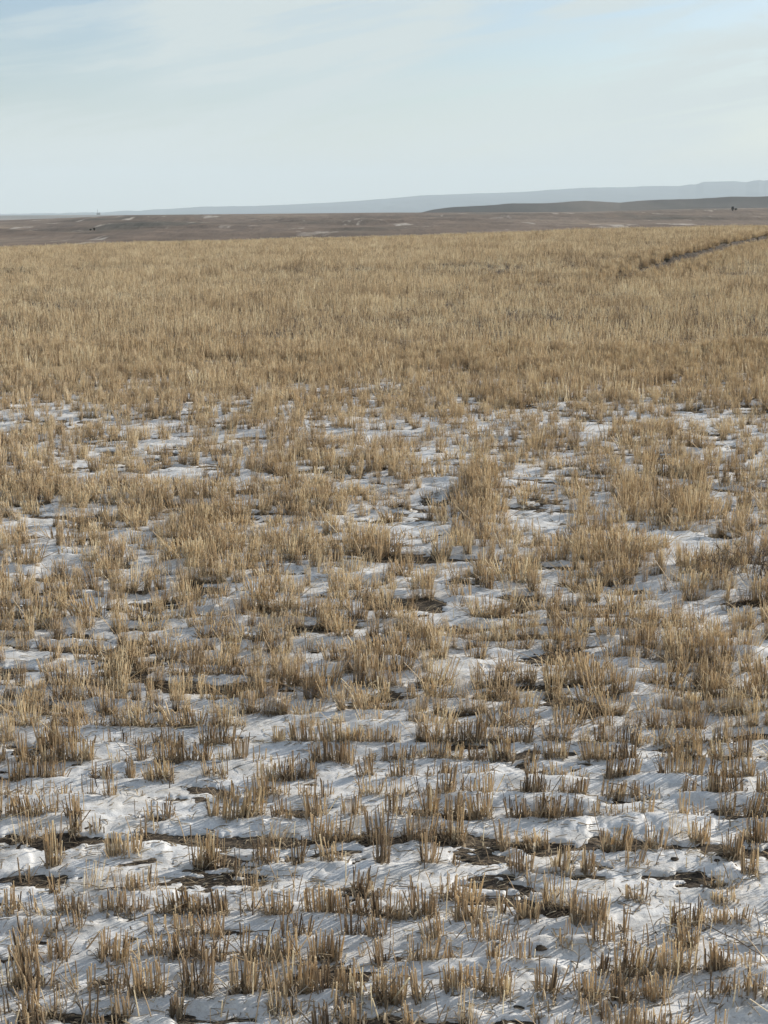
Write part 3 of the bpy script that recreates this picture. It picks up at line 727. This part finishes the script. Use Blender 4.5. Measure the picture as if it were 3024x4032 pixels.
for yk in np.arange(12.2, 84, 0.75):
    hw = 0.30*yk + 2.0
    for x in np.arange(-hw, hw, 0.8):
        xx, yy = x + rng.normal(0, 0.16), yk + rng.normal(0, 0.16)
        if math.hypot(xx, yy) > 88 or rng.random() > np.interp(yy, [13, 19.5], [0.03, 1.0])**1.5: continue
        if float(track_dist(np.array(xx), np.array(yy))) < 0.85: continue
        if rng.random() < 0.04: continue
        P.append((xx, yy)); ROT.append((0, 0, rng.normal(0, 0.12) + (math.pi if rng.random() < 0.5 else 0)))
        s = 1 + 0.45*float(fbm(np.array(xx/2.6), np.array(yy/4), 141, 3))
        SC.append((1, 1, s*rng.uniform(0.8, 1.2))); ID.append(random.choice(patch))
P = np.array(P); pz = HF(P[:, 0], P[:, 1])
me = bpy.data.meshes.new("stubble")
me.vertices.add(len(P)); me.vertices.foreach_set('co', np.column_stack([P, pz]).astype(np.float32).ravel())
for nm, dat in (('rot', ROT), ('scl', SC)):
    a = me.attributes.new(nm, 'FLOAT_VECTOR', 'POINT'); a.data.foreach_set('vector', np.array(dat, np.float32).ravel())
a = me.attributes.new('idx', 'INT', 'POINT'); a.data.foreach_set('value', np.array(ID, np.int32))
stub = bpy.data.objects.new("stubble", me); COL.objects.link(stub)
tag(stub, 'pale straw stubble covering the rest of the field', 'stubble', kind='stuff')
print("stubble instances", len(P))
def instancer(name, coll):
    ng = bpy.data.node_groups.new(name, 'GeometryNodeTree')
    ng.interface.new_socket('Geometry', in_out='INPUT', socket_type='NodeSocketGeometry')
    ng.interface.new_socket('Geometry', in_out='OUTPUT', socket_type='NodeSocketGeometry')
    gi, go = ng.nodes.new('NodeGroupInput'), ng.nodes.new('NodeGroupOutput')
    ci = ng.nodes.new('GeometryNodeCollectionInfo'); ci.inputs['Collection'].default_value = coll
    ci.inputs['Separate Children'].default_value = True; ci.inputs['Reset Children'].default_value = True
    ip = ng.nodes.new('GeometryNodeInstanceOnPoints'); ip.inputs['Pick Instance'].default_value = True
    def na(nm, t):
        x = ng.nodes.new('GeometryNodeInputNamedAttribute'); x.data_type = t; x.inputs['Name'].default_value = nm; return x
    L = ng.links
    L.new(gi.outputs[0], ip.inputs['Points']); L.new(ci.outputs[0], ip.inputs['Instance'])
    L.new(na('idx', 'INT').outputs[0], ip.inputs['Instance Index'])
    e2r = ng.nodes.new('FunctionNodeEulerToRotation'); L.new(na('rot', 'FLOAT_VECTOR').outputs[0], e2r.inputs[0])
    L.new(e2r.outputs[0], ip.inputs['Rotation'])
    L.new(na('scl', 'FLOAT_VECTOR').outputs[0], ip.inputs['Scale'])
    L.new(ip.outputs[0], go.inputs[0])
    return ng
md = stub.modifiers.new("scatter", 'NODES'); md.node_group = instancer("scatter_stubble", protos)

# loose straw lying on the ground: nobody could count it
lit = Tubes()
N = 42000
ry = 3.0*np.exp(rng.uniform(0, math.log(19/3.0), N)); rx = rng.uniform(-0.30, 0.30, N)*ry + rng.normal(0, 0.25, N)
th_ = snow_thick(rx, ry)
ok = rng.random(N) < np.where(th_ < 0.004, 0.62, 0.20)
rx, ry, th_ = rx[ok], ry[ok], th_[ok]
print("litter", len(rx))
lz = np.maximum(HF(rx, ry), H(rx, ry) + fbm(rx/0.5, ry/0.35, 44, 2)*0.012 + th_)
for x, y, z in zip(rx, ry, lz):
    a = rng.normal(0, 1.0); L = rng.uniform(0.010, 0.055) * (1 if y < 6 else 1.35)
    d = np.array([math.cos(a), math.sin(a)]) * L/2
    dz = rng.normal(0, 0.06)*L + (rng.random() < 0.1)*rng.uniform(0, 0.5)*L
    rad = rng.uniform(0.0007, 0.0014) * (1 if y < 8 else 1.4)
    m = rng.normal(0, 0.06, 2)*L
    lit.tube([(x-d[0], y-d[1], z + 0.001), (x+m[0], y+m[1], z + 0.003 + max(dz, 0)/2), (x+d[0], y+d[1], z + 0.002 + max(dz, 0))], rad, np.clip(rng.normal(0.55, 0.25), 0, 1), 3)
lo = lit.build("straw_litter", LEAF); tag(lo, 'broken straw and chaff scattered on the snow and soil', 'straw litter', kind='stuff')

# ---------------------------------------------------------------- single things on the field
def ground_z(x, y):
    x, y = np.array([x]), np.array([y])
    return float(np.maximum(HF(x, y), H(x, y) + fbm(x/0.5, y/0.35, 44, 2)*0.012 + snow_thick(x, y))[0])
def branch(tb, p, d, L, r, lvl, tone):
    k = 4; pts = [np.array(p, float)]; d = np.array(d, float)
    for i in range(k):
        d = d + rng.normal(0, 0.16, 3); d /= np.linalg.norm(d); pts.append(pts[-1] + d*L/k)
    tb.tube(pts, np.linspace(r, r*0.55, k+1), np.clip(tone + rng.normal(0, 0.12), 0, 1), 3)
    if lvl:
        for i in range(int(rng.integers(3, 6))):
            j = int(rng.integers(1, k+1))
            nd = d + rng.normal(0, 0.55, 3); nd[2] += 0.15; nd /= np.linalg.norm(nd)
            branch(tb, pts[j], nd, L*rng.uniform(0.4, 0.7), r*0.6, lvl-1, tone)
def weed(px, py, wpx, hpx, tone, lvl, stems, label, group=None):
    m = march(px, py); x, y = m; zc = y*math.cos(PITCH) + CAM_H*math.sin(PITCH)
    w, h = wpx*zc/F, hpx*zc/F
    e = bpy.data.objects.new('dead_weed', None); COL.objects.link(e); e.location = (x, y, float(HF(np.array(x), np.array(y))))
    tag(e, label, 'weed', group)
    s, t = Tubes(), Tubes()
    for i in range(stems):
        u = rng.uniform(-1, 1)
        d = np.array([u*w/h*0.55, rng.normal(0, 0.3), 1.0]); d /= np.linalg.norm(d)
        L = h*rng.uniform(0.65, 0.95)
        p0 = (u*w*0.22, rng.normal(0, w*0.08), -0.02)
        branch(s, p0, d, L, max(0.0016, h*0.009), 0, tone)
        for j in range(5):
            q = np.array(p0) + d*L*rng.uniform(0.2, 0.95)
            nd = d*0.6 + rng.normal(0, 0.5, 3); nd /= np.linalg.norm(nd)
            branch(t, q, nd, L*rng.uniform(0.25, 0.5), max(0.0011, h*0.005), lvl-1, tone)
    s.build('stems', TWIG, e); t.build('twigs', TWIG, e)
    return e
weed(2840, 2275, 150, 150, 0.36, 2, 16, 'bushy brown dead weed at the right edge of the big bare snow patch')
weed(2975, 2290, 150, 165, 0.30, 2, 16, 'darkest bushy dead weed, cut by the right edge of the picture')
weed(1880, 2110, 120, 80, 0.62, 2, 6, 'pale spindly dead weed beside the snow gap in mid field')
weed(80, 1085, 150, 44, 0.12, 2, 18, 'low dark weed patch far out at the left edge of the field')
weed(1215, 1112, 60, 26, 0.10, 2, 10, 'small dark weed in the straw near the far field edge, in the middle')
weed(2220, 1112, 70, 26, 0.12, 2, 10, 'small dark weed left of the wheel track in the far field')
weed(2725, 912, 90, 22, 0.05, 2, 14, 'dark scrubby weed standing on the far crest of the field')
weed(1250, 1195, 60, 34, 0.3, 2, 8, 'brown weed in the dense straw below the far crest weeds')
weed(2940, 1950, 150, 110, 0.7, 2, 9, 'wide pale dead weed above the brown bushes at the right edge')

def forked(px, py, hpx, tone, lean, label):
    m = on_plane(px, py, 0.02); x, y = float(m[0]), float(m[1]); zc = y*math.cos(PITCH) + CAM_H*math.sin(PITCH); h = hpx*zc/F
    e = bpy.data.objects.new('weed_stem', None); COL.objects.link(e); e.location = (x, y, ground_z(x, y)-0.01)
    tag(e, label, 'weed stem')
    s, t = Tubes(), Tubes()
    top = np.array([lean*h, 0.0, h])
    mid = top*0.55 + rng.normal(0, 0.05, 3)*h
    s.tube([(0, 0, 0), mid*0.5, mid, top], [0.0022, 0.002, 0.0017, 0.0012], tone, 5)
    for f, sg in ((0.5, 1), (0.62, -1), (0.78, 1)):
        p = top*f; d = np.array([sg*0.6, rng.normal(0, 0.3), 0.55])*h*0.45
        t.tube([p, p + d*0.5 + rng.normal(0, 0.02, 3)*h, p + d], [0.0014, 0.0011, 0.0007], min(1, tone+0.1), 4)
    s.build('stem', TWIG, e); t.build('side_twigs', TWIG, e)
forked(148, 2992, 78, 1.0, -0.25, 'white forked weed stem standing in the snow at the left edge')
forked(865, 3962, 150, 0.85, 0.25, 'pale forked weed stem in the open snow near the bottom edge')
forked(2268, 3800, 110, 0.9, 0.1, 'pale forked weed stem beside the front stubble rows on the right')
forked(383, 3085, 85, 0.05, -0.2, 'thick dark broken weed stem upright in the snow on the left')
forked(668, 3082, 68, 0.12, -0.05, 'dark upright weed stem right of the broken one')
forked(350, 4010, 240, 0.75, -0.45, 'long leaning pale weed stem at the bottom left')
forked(2790, 3990, 180, 0.8, -0.4, 'long leaning pale weed stem at the bottom right')
forked(1235, 4020, 170, 0.8, -0.5, 'leaning pale weed stem at the bottom edge, left of the middle')

def fallen(p0, p1, tone, rad, label):
    pts = []
    for k in range(6):
        a = k/5; px_, py_ = p0[0]*(1-a)+p1[0]*a, p0[1]*(1-a)+p1[1]*a
        x, y = on_plane(px_, py_, 0.025); pts.append((float(x), float(y), ground_z(float(x), float(y)) + 0.004 + 0.004*math.sin(a*3.1)))
    tb = Tubes(); pts = np.array(pts); c = pts.mean(0)
    pts[:, 2] = np.maximum(pts[:, 2], np.linspace(pts[0, 2], pts[-1, 2], 6))
    tb.tube(pts - c, np.linspace(rad, rad*0.7, 6), tone, 5)
    o = tb.build('fallen_straw', TWIG); o.location = c
    tag(o, label, 'straw')
fallen((2500, 3573), (2560, 3520), 0.35, 0.0020, 'bent grey straw lying on the open snow in front of the low clump')
fallen((2400, 3070), (2560, 3106), 0.15, 0.0018, 'long thin dark straw lying slantwise on the snow')
fallen((22, 3138), (86, 3080), 0.3, 0.0022, 'brown straw lying tilted on the snow at the left edge')
fallen((372, 3484), (505, 3498), 0.55, 0.0016, 'pale straw lying flat behind the left clumps')
fallen((350, 3130), (420, 3136), 0.75, 0.0018, 'short pale straw lying flat on the snow among sparse stalks')
fallen((2740, 3600), (3010, 3760), 0.5, 0.0017, 'long straw lying on the snow at the lower right edge')

def clod(px, py, wpx, label):
    x, y = on_plane(px, py, 0.02); x, y = float(x), float(y); zc = y*math.cos(PITCH) + CAM_H*math.sin(PITCH); w = wpx*zc/F
    nu, nv = 14, 8
    u, v = np.meshgrid(np.linspace(0, 2*math.pi, nu, endpoint=False), np.linspace(-1.5, 1.5, nv), indexing='xy')
    rr = 1 + 0.55*fbm(np.cos(u)*1.3 + px, np.sin(u)*1.3 + v*1.2 + py, 151, 3)
    V = np.stack([np.cos(u)*np.cos(v)*rr*w/2, np.sin(u)*np.cos(v)*rr*w*0.38, np.sin(v)*rr*w*0.28], -1).reshape(-1, 3)
    o = mesh_obj('soil_clod', V, grid_faces(nv, nu, True)[:, ::-1], SOIL, smooth=True)
    o.location = (x, y, ground_z(x, y) + w*0.08)
    tag(o, label, 'clod')
clod(518, 3702, 27, 'small dark clod on snow right of the third row clump')
clod(563, 3726, 24, 'flat dark clod touching a stubble clump in the front snow')
clod(1567, 3764, 32, 'dark earth clod alone in a snow hollow between front clumps')
clod(2657, 3373, 30, 'small clod on the bright snow just below the long bare ledge')
clod(2250, 3366, 26, 'clod in the shaded snow under the bare ledge')
clod(2130, 3728, 40, 'flat brown clod at the edge of a snow bank')

# ---------------------------------------------------------------- things far off
def far_pos(px, py, r):
    a, e = azel(px, py); x, y = r*math.sin(a), r*math.cos(a)
    return x, y, float(H(np.array(x), np.array(y)))
def shrub(px, py, r, w, h, label, group=None):
    x, y, z = far_pos(px, py, r)
    e = bpy.data.objects.new('shrub', None); COL.objects.link(e); e.location = (x, y, z)
    tag(e, label, 'shrub', group)
    t = Tubes()
    for i in range(5):
        d = np.array([rng.normal(0, 0.3), rng.normal(0, 0.3), 1]); d /= np.linalg.norm(d)
        t.tube([(0, 0, -0.3), d*h*0.35, d*h*0.75 + rng.normal(0, 0.06, 3)*h], [0.09, 0.06, 0.03], 0.3, 5)
    t.build('trunk', BARK, e)
    c = Tubes()
    for i in range(420):
        u = rng.normal(0, 1, 3); u /= np.linalg.norm(u); u *= rng.uniform(0.35, 1)**0.5
        u *= 1 + 0.35*float(vnoise(u[0]*2+px, u[2]*2+u[1], 161))
        p = np.array([u[0]*w/2, u[1]*w/2, h*0.56 + u[2]*h*0.42])
        d = rng.normal(0, 1, 3); d /= np.linalg.norm(d); s = rng.uniform(0.10, 0.22)*h*0.5
        c.strip([p - d*s, p, p + d*s], rng.normal(0, 1, 3), [s*0.2, s*0.45, s*0.15], 0.3)
    c.build('crown', SHRUB, e)
def slope_r(px, py, lo=160, hi=890):
    dx, dy, dz = ray(px, py); hd = math.hypot(dx, dy)
    for r in np.geomspace(lo, hi, 900):
        if CAM_H + dz/hd*r <= float(H(np.array(r*dx/hd), np.array(r*dy/hd))): return float(r)
    return hi
r1 = slope_r(360, 908); print('shrub r', r1)
shrub(357, 908, r1, 11*r1/F, 7*r1/F, 'low dark shrub alone on the brown hillside at the left')
shrub(371, 907, r1*1.01, 7*r1/F, 11*r1/F, 'taller dark shrub touching the low one on the left hillside')
r2 = slope_r(2890, 830); print('shrub r', r2)
shrub(2885, 829, r2, 10*r2/F, 16*r2/F, 'dark upright shrub on the brown rise at the right')
shrub(2897, 829, r2*1.005, 12*r2/F, 9*r2/F, 'rounded dark shrub beside the upright one on the right rise')
# shed and mast on the plain at the far left
x, y, z = far_pos(388, 840, 5000)
e = bpy.data.objects.new('shed', None); COL.objects.link(e); e.location = (x, y, z)
tag(e, 'tiny grey shed on the far plain below a mast', 'shed')
def boxv(cx, cy, cz, sx, sy, sz):
    v = np.array([[a, b, c] for a in (-1, 1) for b in (-1, 1) for c in (0, 1)], float)*[sx/2, sy/2, sz] + [cx, cy, cz]
    f = np.array([[0, 1, 3, 2], [4, 6, 7, 5], [0, 4, 5, 1], [2, 3, 7, 6], [0, 2, 6, 4], [1, 5, 7, 3]]); return v, f
v, f = boxv(0, 0, -1, 11, 7, 6.0); mesh_obj('wall', v, f, METAL, e)
rv = np.array([[-5.8, -3.8, 5.0], [5.8, -3.8, 5.0], [5.8, 3.8, 5.0], [-5.8, 3.8, 5.0], [-5.8, 0, 7.4], [5.8, 0, 7.4]])
mesh_obj('roof', rv, [np.array([[0, 1, 5, 4], [2, 3, 4, 5], [3, 2, 1, 0]]), np.array([[0, 4, 3], [1, 2, 5]])], METAL, e)
tb = Tubes()
for a in range(3):
    b = a*2.094; tb.tube([(math.cos(b)*0.9, math.sin(b)*0.9, -1), (math.cos(b)*0.12, math.sin(b)*0.12, 18)], [0.34, 0.22], 0.3, 5)
for k in range(14):
    zz_ = k*1.25; s_ = 0.9 - 0.78*(zz_+1)/19
    for a in range(3):
        b0, b1 = a*2.094, (a+1)*2.094
        tb.tube([(math.cos(b0)*s_, math.sin(b0)*s_, zz_), (math.cos(b1)*s_*0.93, math.sin(b1)*s_*0.93, zz_+1.2)], 0.05, 0.3, 4)
o = tb.build('mast', METAL); o.location = (x - 4, y + 6, z); tag(o, 'thin lattice mast rising beside the far shed', 'mast')

# ---------------------------------------------------------------- the air
hv, hf = boxv(0, 0, -60, 32000, 32000, 480)
HAZE, n, l = new_mat("haze_air")
pv = n.new('ShaderNodeVolumePrincipled')
pv.inputs['Color'].default_value = (0.78, 0.91, 1.0, 1); pv.inputs['Density'].default_value = 1.05e-4
o_ = n.new('ShaderNodeOutputMaterial'); l.new(pv.outputs[0], o_.inputs['Volume'])
hz = mesh_obj('haze', hv, hf, HAZE); tag(hz, 'pale blue air between the field and the far mountains', 'haze', kind='stuff')
